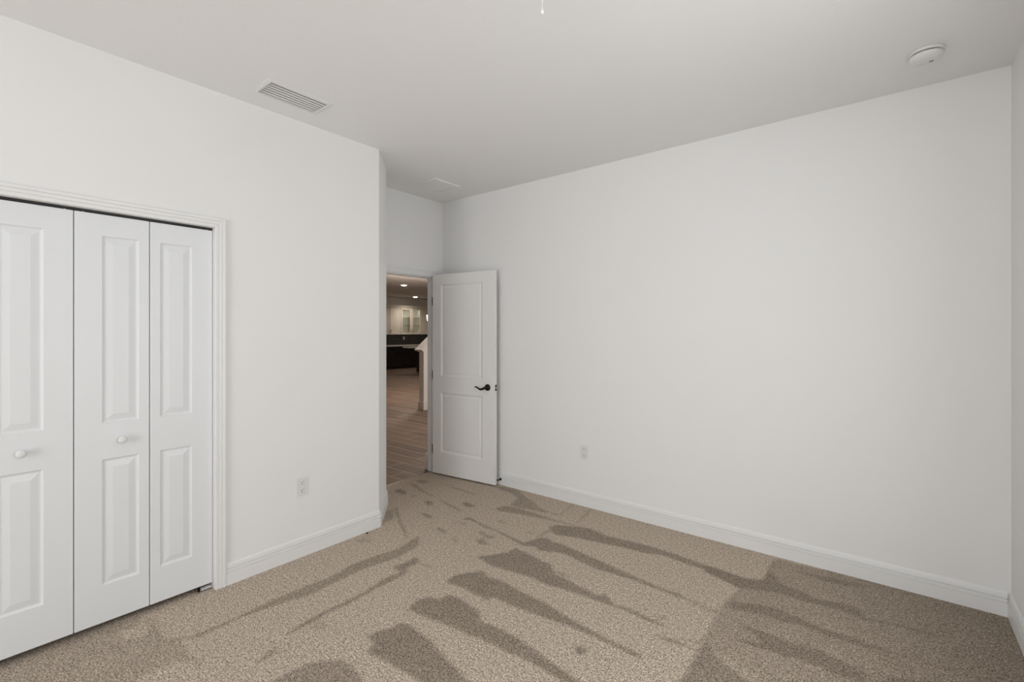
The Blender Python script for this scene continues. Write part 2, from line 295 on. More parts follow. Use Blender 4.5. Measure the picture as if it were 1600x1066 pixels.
def subway_material():
    m = bpy.data.materials.new('charcoal_subway_tile'); m.use_nodes = True
    nt = m.node_tree; b = nt.nodes['Principled BSDF']; L = nt.links.new
    tc = nt.nodes.new('ShaderNodeTexCoord')
    mp = nt.nodes.new('ShaderNodeMapping'); mp.inputs['Rotation'].default_value = (0, math.pi/2, math.pi/2)
    sx = nt.nodes.new('ShaderNodeSeparateXYZ'); cx = nt.nodes.new('ShaderNodeCombineXYZ')
    L(tc.outputs['Object'], sx.inputs[0]); L(sx.outputs['Y'], cx.inputs['X']); L(sx.outputs['Z'], cx.inputs['Y'])
    br = nt.nodes.new('ShaderNodeTexBrick'); br.inputs['Scale'].default_value = 1.0
    br.inputs['Brick Width'].default_value = 0.30; br.inputs['Row Height'].default_value = 0.075
    br.inputs['Mortar Size'].default_value = 0.006
    br.inputs['Color1'].default_value = (0.030, 0.030, 0.033, 1); br.inputs['Color2'].default_value = (0.055, 0.055, 0.060, 1)
    br.inputs['Mortar'].default_value = (0.20, 0.19, 0.18, 1)
    L(cx.outputs[0], br.inputs['Vector']); L(br.outputs['Color'], b.inputs['Base Color'])
    b.inputs['Roughness'].default_value = 0.35
    return m
M['subway'] = subway_material()

# ------------------------------------------------------------------ helpers
def link_mesh(name, bm, material, parent=None, smooth=False):
    bmesh.ops.recalc_face_normals(bm, faces=bm.faces[:])
    me = bpy.data.meshes.new(name); bm.to_mesh(me); bm.free()
    if smooth:
        for p in me.polygons: p.use_smooth = True
    o = bpy.data.objects.new(name, me); COL.objects.link(o)
    if isinstance(material, str): material = M[material]
    me.materials.append(material)
    if parent: o.parent = parent
    return o

def bevel(o, w=0.003, seg=2, ang=30):
    md = o.modifiers.new('bevel', 'BEVEL'); md.width = w; md.segments = seg
    md.limit_method = 'ANGLE'; md.angle_limit = math.radians(ang)
    return o

def thing(name, label, cat, loc=(0, 0, 0), rotz=0.0, group=None, kind=None):
    o = bpy.data.objects.new(name, None); COL.objects.link(o)
    o.location = loc; o.rotation_euler = (0, 0, rotz); o.empty_display_size = 0.1
    return tag(o, label, cat, group, kind)

def tag(o, label=None, cat=None, group=None, kind=None):
    if label: o['label'] = label
    if cat: o['category'] = cat
    if group: o['group'] = group
    if kind: o['kind'] = kind
    return o

def struct(o, label, cat):
    return tag(o, label, cat, None, 'structure')

def box(bm, x0, x1, y0, y1, z0, z1):
    v = [bm.verts.new((x, y, z)) for x in (x0, x1) for y in (y0, y1) for z in (z0, z1)]
    for f in ((0, 1, 3, 2), (4, 6, 7, 5), (0, 4, 5, 1), (2, 3, 7, 6), (0, 2, 6, 4), (1, 5, 7, 3)):
        bm.faces.new([v[i] for i in f])
    return bm

def boxes(*bs):
    bm = bmesh.new()
    for b in bs: box(bm, *b)
    return bm

def prism(bm, foot, z0, z1):
    lo = [bm.verts.new((x, y, z0)) for x, y in foot]; hi = [bm.verts.new((x, y, z1)) for x, y in foot]
    n = len(foot)
    for i in range(n):
        bm.faces.new((lo[i], lo[(i+1) % n], hi[(i+1) % n], hi[i]))
    for tri in tessellate_polygon([[Vector((x, y, 0)) for x, y in foot]]):
        bm.faces.new([lo[i] for i in tri]); bm.faces.new([hi[i] for i in tri])
    return bm

def sweep(path, profile, place):
    """mitred moulding. path: 2-D points; profile: (across, out) points, across to the LEFT of travel;
    place(a, b, out) -> 3-D point."""
    bm = bmesh.new(); P = [Vector(p) for p in path]; rows = []
    for i, p in enumerate(P):
        d0 = (P[i]-P[i-1]).normalized() if i else (P[1]-P[0]).normalized()
        d1 = (P[i+1]-P[i]).normalized() if i < len(P)-1 else d0
        n0 = Vector((-d0.y, d0.x)); n1 = Vector((-d1.y, d1.x))
        mv = (n0+n1); mv = mv / mv.dot(n0)
        rows.append([bm.verts.new(place(*(p + mv*a), o)) for a, o in profile])
    k = len(profile)
    for r0, r1 in zip(rows, rows[1:]):
        for j in range(k):
            bm.faces.new((r0[j], r0[(j+1) % k], r1[(j+1) % k], r1[j]))
    bm.faces.new(rows[0]); bm.faces.new(rows[-1][::-1])
    return bm

def lathe(bm, prof, seg=32, axis='z', at=(0, 0, 0)):
    """prof: (radius, height) along the axis."""
    def pt(r, h, a):
        c, s = r*math.cos(a), r*math.sin(a)
        v = {'z': (c, s, h), 'x': (h, c, s), 'y': (c, h, s)}[axis]
        return Vector(v) + Vector(at)
    rings = []
    for r, h in prof:
        if r < 1e-6: rings.append([bm.verts.new(pt(0, h, 0))])
        else: rings.append([bm.verts.new(pt(r, h, 2*math.pi*i/seg)) for i in range(seg)])
    for a, b in zip(rings, rings[1:]):
        for i in range(seg):
            j = (i+1) % seg
            if len(a) == 1 and len(b) == 1: continue
            if len(a) == 1: bm.faces.new((a[0], b[j], b[i]))
            elif len(b) == 1: bm.faces.new((a[i], a[j], b[0]))
            else: bm.faces.new((a[i], a[j], b[j], b[i]))
    if len(rings[0]) > 1: bm.faces.new(rings[0][::-1])
    if len(rings[-1]) > 1: bm.faces.new(rings[-1])
    return bm

def tube(bm, pts, radii, seg=12, flat=1.0):
    """tube through 3-D points with a radius each."""
    P = [Vector(p) for p in pts]; rings = []
    for i, p in enumerate(P):
        d = (P[min(i+1, len(P)-1)] - P[max(i-1, 0)]).normalized()
        up = Vector((0, 0, 1)) if abs(d.z) < 0.9 else Vector((1, 0, 0))
        u = d.cross(up).normalized(); w = u.cross(d).normalized()
        r = radii[i] if isinstance(radii, (list, tuple)) else radii
        rings.append([bm.verts.new(p + u*r*flat*math.cos(2*math.pi*k/seg) + w*r*math.sin(2*math.pi*k/seg)) for k in range(seg)])
    for a, b in zip(rings, rings[1:]):
        for k in range(seg):
            bm.faces.new((a[k], a[(k+1) % seg], b[(k+1) % seg], b[k]))
    bm.faces.new(rings[0][::-1]); bm.faces.new(rings[-1])
    return bm

def panel_slab(w, z0, z1, thick, panels, rings, both=True):
    """door slab in x 0..w, z z0..z1, front face at y=0 (facing -y), back at y=thick;
    rings: (inset, depth) steps of the moulded panel."""
    bm = bmesh.new()
    xs = sorted({0.0, w} | {p[0] for p in panels} | {p[1] for p in panels})
    zs = sorted({z0, z1} | {p[2] for p in panels} | {p[3] for p in panels})
    for side in ((0.0, 1.0), (thick, -1.0)):
        y0, sg = side
        for a, b in zip(xs, xs[1:]):
            for c, d in zip(zs, zs[1:]):
                hit = any(abs(p[0]-a) < 1e-6 and abs(p[1]-b) < 1e-6 and abs(p[2]-c) < 1e-6 and abs(p[3]-d) < 1e-6 for p in panels)
                if not hit or (not both and sg < 0):
                    bm.faces.new([bm.verts.new(q) for q in ((a, y0, c), (b, y0, c), (b, y0, d), (a, y0, d))])
                else:
                    prev = [bm.verts.new(q) for q in ((a, y0, c), (b, y0, c), (b, y0, d), (a, y0, d))]
                    for ins, dep in rings:
                        y = y0 + sg*dep
                        cur = [bm.verts.new(q) for q in ((a+ins, y, c+ins), (b-ins, y, c+ins), (b-ins, y, d-ins), (a+ins, y, d-ins))]
                        for k in range(4):
                            bm.faces.new((prev[k], prev[(k+1) % 4], cur[(k+1) % 4], cur[k]))
                        prev = cur
                    bm.faces.new(prev)
    for a, b in zip(xs, xs[1:]):
        for z in (z0, z1):
            bm.faces.new([bm.verts.new(q) for q in ((a, 0, z), (b, 0, z), (b, thick, z), (a, thick, z))])
    for c, d in zip(zs, zs[1:]):
        for x in (0.0, w):
            bm.faces.new([bm.verts.new(q) for q in ((x, 0, c), (x, 0, d), (x, thick, d), (x, thick, c))])
    bmesh.ops.remove_doubles(bm, verts=bm.verts[:], dist=1e-5)
    return bm

# ------------------------------------------------------------------ bedroom shell
T = 0.10
CY0, CY1, CZ = -0.123, 1.063, 2.061        # closet opening
DY0, DY1, DZ = 2.56, 3.388, 2.045          # entry opening
VX0, VX1, VY0, VY1 = -2.808, -2.642, 1.213, 1.547     # duct opening of the vent
struct(link_mesh('ceiling', boxes(*[q+(H, H+0.10) for q in ((XE-T, VX0, YF-T, YB+T), (VX1, XR+T, YF-T, YB+T), (VX0, VX1, YF-T, VY0), (VX0, VX1, VY1, YB+T))]), 'ceiling'),
       'off white lightly textured bedroom ceiling', 'ceiling')
struct(link_mesh('wall_left', boxes((XL-T, XL, YF, CY0, 0, H), (XL-T, XL, CY0, CY1, CZ, H), (XL-T, XL, CY1, 2.12, 0, H)), 'wall'),
       'white closet wall on the left', 'wall')
bm = bmesh.new()
prism(bm, [C1, C2, (XE, C2[1]), (XE, C2[1]-T), (C2[0]+0.04, C2[1]-T), (XL-T, 2.175-0.03), (XL-T, 2.12), (XL, 2.12)], 0, H)
struct(link_mesh('wall_corner', bm, 'wall'), 'narrow clipped wall corner beside the entry door', 'wall')
struct(link_mesh('wall_entry', boxes((XE-T, XE, YF-T, DY0, 0, H), (XE-T, XE, DY0, DY1, DZ, H), (XE-T, XE, DY1, YB+T, 0, H)), 'wall'),
       'wall around the open entry doorway', 'wall')
struct(link_mesh('wall_back', boxes((XE, XR+T, YB, YB+T, 0, H)), 'wall'),
       'large blank white wall right of the open door', 'wall')
struct(link_mesh('wall_right', boxes((XR, XR+T, YF-T, WINR[0], 0, H), (XR, XR+T, WINR[1], YB, 0, H), (XR, XR+T, WINR[0], WINR[1], 0, WINR[2]), (XR, XR+T, WINR[0], WINR[1], WINR[3], H)), 'wall'),
       'sliver of white wall at the right edge', 'wall')
a, b, c, d = WIN
struct(link_mesh('wall_front', boxes((XE, a, YF-T, YF, 0, H), (b, XR, YF-T, YF, 0, H), (a, b, YF-T, YF, 0, c), (a, b, YF-T, YF, d, H)), 'wall'),
       'window wall behind the camera', 'wall')
struct(link_mesh('wall_closet', boxes((XE, XL-T, CY0-0.20, CY0-0.12, 0, H), (XE, XL-T, CY1+0.12, CY1+0.20, 0, H)), 'wall'),
       'side walls inside the closet', 'wall')

# unseen windows: one behind the camera, one added in the right wall
def window(name, label, place, w, c, d):
    r = tag(thing(name, label, 'window'), kind='structure'); r.matrix_world = place
    f = 0.05
    link_mesh('window_frame', boxes((0, f, 0.02, 0.09, c, d), (w-f, w, 0.02, 0.09, c, d), (f, w-f, 0.02, 0.09, c, c+f), (f, w-f, 0.02, 0.09, d-f, d),
              (f, w-f, 0.04, 0.08, (c+d)/2-0.02, (c+d)/2+0.02)), 'trim', r)
    link_mesh('window_pane', boxes((f, w-f, 0.06, 0.065, c+f, d-f)), 'glass', r)
    link_mesh('window_sill', boxes((-0.04, w+0.04, -0.06, 0, c-0.03, c)), 'trim', r)
# local x along the wall, local +y out of the room
window('window_1', 'white window in the wall behind the camera', Matrix(((-1, 0, 0, WIN[1]), (0, -1, 0, YF), (0, 0, 1, 0), (0, 0, 0, 1))), WIN[1]-WIN[0], WIN[2], WIN[3])
window('added_window_2', 'white unseen window added in the right wall for side daylight', Matrix(((0, 1, 0, XR), (-1, 0, 0, WINR[1]), (0, 0, 1, 0), (0, 0, 0, 1))), WINR[1]-WINR[0], WINR[2], WINR[3])

# ------------------------------------------------------------------ carpet, its pile brushed two ways and shade painted into the right corner
def carpet():
    step = 0.01
    xs = np.arange(XE-0.03, XR+step, step); ys = np.arange(YF, YB+step, step)
    nx, ny = len(xs), len(ys)
    gx, gy = np.meshgrid(xs, ys)
    lay = np.zeros(gx.shape)
    sub = [(-0.0033, -0.0033), (0.0033, -0.0033), (0.0033, 0.0033), (-0.0033, 0.0033)]
    for wgt, poly in PILE_AND_SHADE:
        P = np.array(poly)
        i0, i1 = np.searchsorted(xs, P[:, 0].min()-0.02), np.searchsorted(xs, P[:, 0].max()+0.02)
        j0, j1 = np.searchsorted(ys, P[:, 1].min()-0.02), np.searchsorted(ys, P[:, 1].max()+0.02)
        if i1 <= i0 or j1 <= j0: continue
        sx, sy = gx[j0:j1, i0:i1], gy[j0:j1, i0:i1]
        cov = np.zeros(sx.shape)
        for ox, oy in sub:
            qx, qy = sx+ox, sy+oy
            ins = np.zeros(sx.shape, bool)
            for (x1, y1), (x2, y2) in zip(P, np.roll(P, -1, 0)):
                if y1 == y2: continue
                c = ((y1 > qy) != (y2 > qy)) & (qx < (x2-x1)*(qy-y1)/(y2-y1)+x1)
                ins ^= c
            cov += ins/len(sub)
        cur = lay[j0:j1, i0:i1]
        lay[j0:j1, i0:i1] = np.where(wgt > 0, np.maximum(cur, cov*wgt), np.maximum(0, cur + cov*wgt))
    k = lay.copy()
    k[1:-1, 1:-1] = (4*lay[1:-1, 1:-1] + 2*(lay[:-2, 1:-1]+lay[2:, 1:-1]+lay[1:-1, :-2]+lay[1:-1, 2:])
                     + lay[:-2, :-2]+lay[2:, 2:]+lay[:-2, 2:]+lay[2:, :-2])/16
    me = bpy.data.meshes.new('floor')
    co = np.zeros((nx*ny, 3)); co[:, 0] = gx.ravel(); co[:, 1] = gy.ravel()
    idx = np.arange(nx*ny).reshape(ny, nx)
    q = np.stack([idx[:-1, :-1], idx[:-1, 1:], idx[1:, 1:], idx[1:, :-1]], -1).reshape(-1, 4)
    me.vertices.add(nx*ny); me.vertices.foreach_set('co', co.ravel())
    me.loops.add(q.size); me.loops.foreach_set('vertex_index', q.ravel().astype(np.int32))
    me.polygons.add(len(q)); me.polygons.foreach_set('loop_start', np.arange(0, q.size, 4, dtype=np.int32))
    me.update(calc_edges=True); me.validate()
    at = me.attributes.new('pile_and_shade', 'FLOAT', 'POINT'); at.data.foreach_set('value', k.ravel().astype(np.float32))
    o = bpy.data.objects.new('floor', me); COL.objects.link(o); me.materials.append(M['carpet'])
    return o
struct(carpet(), 'taupe carpet with darker vacuum stroke marks and shade painted into its right corner', 'floor')

# ------------------------------------------------------------------ mouldings
BB = [(0, 0), (0, 0.015), (0.070, 0.015), (0.0715, 0.0090), (0.0755, 0.0090), (0.0765, 0.0140), (0.0895, 0.0135), (0.0905, 0.0055), (0.0955, 0.0055), (0.0970, 0.0115), (0.116, 0.0080), (0.125, 0.0035), (0.125, 0)]
def baseboard(name, path, label):
    # path walked with the room on the RIGHT of travel; out = to the right
    bm = bmesh.new(); P = [Vector(p) for p in path]; rows = []
    for i, p in enumerate(P):
        d0 = (P[i]-P[i-1]).normalized() if i else (P[1]-P[0]).normalized()
        d1 = (P[i+1]-P[i]).normalized() if i < len(P)-1 else d0
        n0 = Vector((d0.y, -d0.x)); n1 = Vector((d1.y, -d1.x)); mv = n0+n1; mv = mv/mv.dot(n0)
        rows.append([bm.verts.new((*(p+mv*o), z)) for z, o in BB])
    for r0, r1 in zip(rows, rows[1:]):
        for j in range(len(BB)):
            k = (j+1) % len(BB); bm.faces.new((r0[j], r0[k], r1[k], r1[j]))
    bm.faces.new(rows[0]); bm.faces.new(rows[-1][::-1])
    return struct(link_mesh(name, bm, 'trim'), label, 'baseboard')
CASW = 0.056
baseboard('baseboard_left', [(XL, CY1+CASW), C1, C2, (XE+0.018, C2[1])], 'white grooved baseboard along the closet wall and clipped corner')
baseboard('baseboard_back', [(XE, YB), (XR-0.015, YB)], 'white grooved baseboard along the large blank wall')
baseboard('baseboard_right', [(XR, YB), (XR, YF)], 'white grooved baseboard along the right wall')
baseboard('baseboard_front', [(XL, YF), (XL, CY0-CASW)], 'white grooved baseboard left of the closet')

CAS = [(0, 0), (0, 0.011), (0.004, 0.013), (0.016, 0.013), (0.019, 0.010), (0.022, 0.014), (0.034, 0.015), (0.037, 0.012), (0.040, 0.017), (0.050, 0.018), (0.055, 0.016), (CASW, 0.014), (CASW, 0)]
# closet casing: up the left side, across, down the right side; inner edge on the right of travel
bm = sweep([(CY0, 0.0), (CY0, CZ), (CY1, CZ), (CY1, 0.0)], CAS, lambda y, z, o: (XL+o, y, z))
struct(link_mesh('trim_1', bm, 'trim'), 'white stepped casing around the closet opening', 'trim')
bm = sweep([(DY0, 0.0), (DY0, DZ), (DY1, DZ), (DY1, 0.0)], [(a_*1.1, o_) for a_, o_ in CAS], lambda y, z, o: (XE+o, y, z))
# jamb lining with its stop
for bx in ((XE-T-0.002, XE+0.002, DY0, DY0+0.012, 0, DZ), (XE-T+0.016, XE+0.002, DY1-0.012, DY1, 0, DZ), (XE-T-0.002, XE+0.002, DY0+0.012, DY1-0.012, DZ-0.012, DZ),
           (XE-0.075, XE-0.040, DY1-0.022, DY1-0.012, 0, DZ-0.022), (XE-0.075, XE-0.040, DY0+0.012, DY0+0.022, 0, DZ-0.022), (XE-0.075, XE-0.040, DY0+0.012, DY1-0.012, DZ-0.022, DZ-0.012)):
    box(bm, *bx)
struct(link_mesh('trim_2', bm, 'trim'), 'white casing and jamb of the entry doorway', 'trim')
# closet jamb lining and header
bm = boxes((XL-T, XL, CY0, CY0+0.001, 0, CZ), (XL-T, XL, CY1-0.001, CY1, 0, CZ))
struct(link_mesh('trim_3', bm, 'trim'), 'white jamb lining inside the closet opening', 'trim')

# ------------------------------------------------------------------ bifold closet doors
LW = 0.2925; LG = 0.0035; DX = XL-0.024; LZ0, LZ1 = 0.034, 2.046
RAISED = [(0.004, 0.005), (0.009, 0.0075), (0.014, 0.0075), (0.042, 0.0015)]
def leaf_mesh(wide_left):
    # narrow stile on the fold side, wide stile on the outer side
    x0 = 0.102 if wide_left else 0.044
    pans = [(x0, x0+0.147, 0.218, 0.838), (x0, x0+0.147, 1.016, 1.942)]
    return panel_slab(LW, LZ0, LZ1, 0.033, pans, RAISED, both=False)
def put_leaf(parent, y, wide_left):
    o = link_mesh('leaf', leaf_mesh(wide_left), 'door', parent)
    # leaf local x -> room +y, local front (-y) -> room +x
    o.matrix_local = Matrix(((0, -1, 0, 0), (1, 0, 0, y), (0, 0, 1, 0), (0, 0, 0, 1)))
    bevel(o, 0.0015, 1, 60)
    return o
def knob(leaf, lx):
    bm = lathe(bmesh.new(), [(0.0, 0.0), (0.0105, 0.0), (0.0100, 0.004), (0.0085, 0.010), (0.0105, 0.014), (0.0170, 0.019), (0.0185, 0.025), (0.0165, 0.031), (0.010, 0.0345), (0.0, 0.0355)], 28, 'y')
    for v in bm.verts: v.co.y = -v.co.y; v.co.x *= 1.0
    k = link_mesh('knob', bm, 'plastic', leaf, True); k.location = (lx, 0, 0.927)
    return k
def pins(parent, ys):
    for y in ys:
        o = link_mesh('pivot_pin', lathe(bmesh.new(), [(0.004, 0), (0.004, 0.02)], 10), 'steel', parent)
        o.location = (-0.012, y, LZ1-0.001)
def bifold(name, ys, kside, label):
    r = tag(thing(name, label, 'closet door', (DX, 0, 0)), kind='structure')
    l0 = put_leaf(r, ys[0], True); l1 = put_leaf(r, ys[1], False)
    # the leaf that meets the other pair carries the knob
    knob(l0, 0.178) if kside == 0 else knob(l1, 0.118)
    return r
Y1 = 0.470
r = bifold('door_2', (Y1+LG/2, Y1+LW+LG*1.5), 0, 'white bifold closet door pair nearest the wall corner, knob on its left leaf')
pins(r, (Y1+0.035, Y1+2*LW-0.02))
link_mesh('pivot_bracket', boxes((-0.026, 0.006, Y1+2*LW-0.052, Y1+2*LW+0.002, 0.012, 0.016), (-0.026, -0.023, Y1+2*LW-0.052, Y1+2*LW+0.002, 0.0, 0.012)), 'plastic', r)
o = link_mesh('pivot_pin', lathe(bmesh.new(), [(0, 0.004), (0.006, 0.004), (0.006, 0.022), (0.004, 0.022), (0.004, 0.036), (0, 0.036)], 14), 'black_metal', r); o.location = (-0.008, Y1+2*LW-0.060, 0)
r = bifold('door_3', (Y1-2*LW-LG*1.5, Y1-LW-LG/2), 1, 'white bifold closet door pair cut off by the left edge of the photo')
pins(r, (Y1-0.03, Y1-2*LW+0.02))
o = link_mesh('closet_track', boxes((DX-0.030, DX-0.004, CY0+0.002, CY1-0.002, CZ-0.011, CZ)), 'track')
tag(o, 'dark metal bifold track above the white closet doors', 'door track')

# ------------------------------------------------------------------ entry door, swung open against the far wall
EW = 0.780
r = tag(thing('door_1', 'white two panel entry door standing open against the far wall', 'door', (-3.696, 3.331, 0), math.atan2(0.081, 0.790)), kind='structure')
slab = link_mesh('slab', panel_slab(EW, 0.015, 2.052, 0.035, [(0.112, 0.634, 0.236, 0.848), (0.112, 0.634, 1.014, 1.948)],
                 [(0.003, 0.003), (0.010, 0.0065), (0.020, 0.010), (0.024, 0.010), (0.040, 0.006)]), 'entry_door', r)
bevel(slab, 0.002, 2, 60)

hm = lathe(bmesh.new(), [(0.0, 0.0), (0.032, 0.0), (0.032, -0.004), (0.029, -0.010), (0.020, -0.013), (0.012, -0.015), (0.011, -0.040), (0.0, -0.040)], 32, 'y', (0.698, 0, 0.935))
ho = link_mesh('door_handle', hm, 'black_metal', slab, True)
tube_pts = [(0.700, -0.040, 0.935), (0.690, -0.046, 0.932), (0.672, -0.048, 0.924), (0.652, -0.048, 0.918), (0.632, -0.047, 0.920), (0.612, -0.046, 0.930), (0.596, -0.045, 0.939), (0.580, -0.044, 0.936), (0.572, -0.044, 0.931)]
lv = link_mesh('lever', tube(bmesh.new(), tube_pts, [0.011, 0.012, 0.0115, 0.010, 0.0085, 0.0075, 0.007, 0.0055, 0.003], 14, 0.6), 'black_metal', slab, True)
lp = link_mesh('latch_plate', boxes((EW-0.0005, EW+0.0015, 0.006, 0.030, 0.906, 0.964)), 'black_metal', slab)
bevel(lp, 0.0007, 1)
link_mesh('latch_bolt', boxes((EW+0.001, EW+0.011, 0.011, 0.024, 0.926, 0.944)), 'steel', slab)
# back rose and lever on the far side
link_mesh('rear_handle', lathe(bmesh.new(), [(0.0, 0.035), (0.032, 0.035), (0.030, 0.045), (0.012, 0.048), (0.011, 0.062), (0.0, 0.062)], 28, 'y', (0.698, 0, 0.935)), 'black_metal', slab, True)
for z in (0.215, 0.98, 1.735):
    hg = link_mesh('hinge', lathe(bmesh.new(), [(0.0, z), (0.0048, z), (0.0048, z+0.09), (0.0, z+0.09)], 12, 'z', (-0.004, 0.001, 0)), 'bronze', r)

# ------------------------------------------------------------------ door stop on the baseboard behind the door
ds = thing('door_stop', 'black rod door stop on the baseboard behind the open door', 'door stop', (-2.918, YB-0.015, 0.054))
link_mesh('base', lathe(bmesh.new(), [(0.0, 0.0), (0.0125, 0.0), (0.0125, -0.004), (0.008, -0.012), (0.0, -0.012)], 20, 'y'), 'black_metal', ds, True)
link_mesh('rod', lathe(bmesh.new(), [(0.0, -0.010), (0.0042, -0.010), (0.0042, -0.040), (0.0, -0.040)], 14, 'y'), 'black_metal', ds, True)
link_mesh('tip', lathe(bmesh.new(), [(0.0, -0.038), (0.008, -0.038), (0.008, -0.050), (0.0, -0.051)], 16, 'y'), 'slot', ds, True)

# ------------------------------------------------------------------ outlets
def outlet(label, loc, rotz, group=None, name='wall_outlet'):
    """built facing -y in local space, wall plane at y=0"""
    r = thing(name, label, 'outlet', loc, rotz)
    pl = link_mesh('cover_plate', panel_slab(0.072, -0.058, 0.058, 0.005, [(0.0195, 0.0525, -0.0495, -0.0035+0.002), (0.0195, 0.0525, 0.0015, 0.0495)], [(0.0015, 0.002), (0.002, 0.001)], both=False), 'plastic', r)
    pl.location = (-0.036, -0.0055, 0); bevel(pl, 0.002, 2, 60)
    for zc in (0.0255, -0.0255):
        rc = link_mesh('receptacle', boxes((-0.0145, 0.0145, -0.0062, -0.002, zc-0.018, zc+0.018)), 'plastic', r)
        bevel(rc, 0.002, 2)
        link_mesh('slots', boxes((-0.0075, -0.0050, -0.0066, -0.005, zc-0.001, zc+0.009), (0.0050, 0.0075, -0.0066, -0.005, zc, zc+0.008), (-0.0028, 0.0028, -0.0066, -0.005, zc-0.0125, zc-0.007)), 'slot', rc)
    sc = link_mesh('screw', lathe(bmesh.new(), [(0, -0.0045), (0.003, -0.0045), (0.003, -0.0062), (0, -0.0064)], 12, 'y'), 'plastic', r)
    return r
outlet('white duplex outlet low on the closet wall, right of the closet doors', (XL, 1.576, 0.456), math.pi/2)
outlet('white duplex outlet low on the large blank wall, right of the open door', (-2.014, YB, 0.451), 0.0)

# ------------------------------------------------------------------ ceiling fittings
def louvre_vent():
    x0, x1, y0, y1 = -2.832, -2.618, 1.190, 1.570; b = 0.022
    r = thing('ceiling_vent', 'white louvred rectangular air vent in the ceiling above the closet wall', 'vent', ((x0+x1)/2, (y0+y1)/2, H))
    hx, hy = (x1-x0)/2, (y1-y0)/2
    prof = [(0, 0), (0, 0.010), (0.006, 0.011), (b, 0.004), (b, 0)]
    bm = sweep([(-hx+b, -hy+b), (-hx+b, hy-b), (hx-b, hy-b), (hx-b, -hy+b), (-hx+b, -hy+b)], prof, lambda x, y, o: (x, y, -o))
    bmesh.ops.remove_doubles(bm, verts=bm.verts[:], dist=1e-5)
    link_mesh('frame', bm, 'vent', r)
    n = 6; ox, oy = (x0+x1)/2, (y0+y1)/2
    ix0, ix1, iy0, iy1 = VX0-ox, VX1-ox, VY0-oy, VY1-oy
    link_mesh('duct', boxes((ix0-0.004, ix0, iy0-0.004, iy1+0.004, 0.0, 0.099), (ix1, ix1+0.004, iy0-0.004, iy1+0.004, 0.0, 0.099), (ix0, ix1, iy0-0.004, iy0, 0.0, 0.099), (ix0, ix1, iy1, iy1+0.004, 0.0, 0.099), (ix0-0.004, ix1+0.004, iy0-0.004, iy1+0.004, 0.099, 0.101)), 'duct', r)
    s = (ix1-ix0)/n; q = s/0.0237
    for i in range(n):
        xa = ix0 + s*i + 0.004
        pts = [(xa, -0.0012), (xa+0.0040*q, -0.0006), (xa+0.0078*q, 0.0008), (xa+0.0108*q, 0.0030)]   # curved blade section
        bm = bmesh.new()
        lo = [[bm.verts.new((x, y, z)) for x, z in pts] for y in (iy0, iy1)]
        hi = [[bm.verts.new((x-0.0008, y, z+0.0012)) for x, z in pts] for y in (iy0, iy1)]
        for k in range(3):
            bm.faces.new((lo[0][k], lo[0][k+1], lo[1][k+1], lo[1][k])); bm.faces.new((hi[0][k], hi[1][k], hi[1][k+1], hi[0][k+1]))
        for k in (0, 3): bm.faces.new((lo[0][k], lo[1][k], hi[1][k], hi[0][k]))
        for e in (0, 1): bm.faces.new(lo[e]+hi[e][::-1])
        link_mesh('louvre', bm, 'vent', r)
louvre_vent()

def flat_panel():
    x0, x1, y0, y1 = -3.497, -3.172, 2.893, 3.208; hx, hy = (x1-x0)/2, (y1-y0)/2; b = 0.022
    r = thing('ceiling_panel', 'flat square white panel in the ceiling above the entry doorway', 'ceiling panel', ((x0+x1)/2, (y0+y1)/2, H))
    bm = sweep([(-hx+b, -hy+b), (-hx+b, hy-b), (hx-b, hy-b), (hx-b, -hy+b), (-hx+b, -hy+b)], [(0, 0), (0, 0.008), (b-0.004, 0.008), (b, 0.004), (b, 0)], lambda x, y, o: (x, y, -o))
    bmesh.ops.remove_doubles(bm, verts=bm.verts[:], dist=1e-5)
    link_mesh('frame', bm, 'ceiling', r)
    link_mesh('gap_shade', boxes((-hx+b, hx-b, -hy+b, hy-b, -0.0012, -0.0002)), 'duct', r)  # dark sheet painted in for the shade inside the panel gap
    link_mesh('insert', boxes((-hx+b+0.006, hx-b-0.006, -hy+b+0.006, hy-b-0.006, -0.006, -0.0012)), 'ceiling', r)
flat_panel()

sd = thing('smoke_detector', 'round white smoke detector on the ceiling near the right wall', 'smoke detector', (0.140, 3.085, H))
link_mesh('mounting_base', lathe(bmesh.new(), [(0, 0), (0.070, 0), (0.071, -0.006), (0.069, -0.013), (0.064, -0.014), (0, -0.014)], 48), 'plastic', sd, True)
link_mesh('vent_gap', lathe(bmesh.new(), [(0, -0.013), (0.060, -0.013), (0.060, -0.021), (0, -0.021)], 48), 'slot', sd)
cover = link_mesh('cover', lathe(bmesh.new(), [(0, -0.0195), (0.066, -0.0195), (0.067, -0.023), (0.062, -0.034), (0.052, -0.041), (0.030, -0.044), (0, -0.045)], 48), 'plastic', sd, True)
link_mesh('test_button', lathe(bmesh.new(), [(0, -0.043), (0.011, -0.043), (0.011, -0.0465), (0, -0.047)], 20, 'z', (-0.020, 0.004, 0)), 'vent', cover, True)
link_mesh('sounder_grille', boxes(*[(0.012+0.006*i, 0.0155+0.006*i, 0.008, 0.024, -0.0452, -0.038) for i in range(3)]), 'duct', cover)

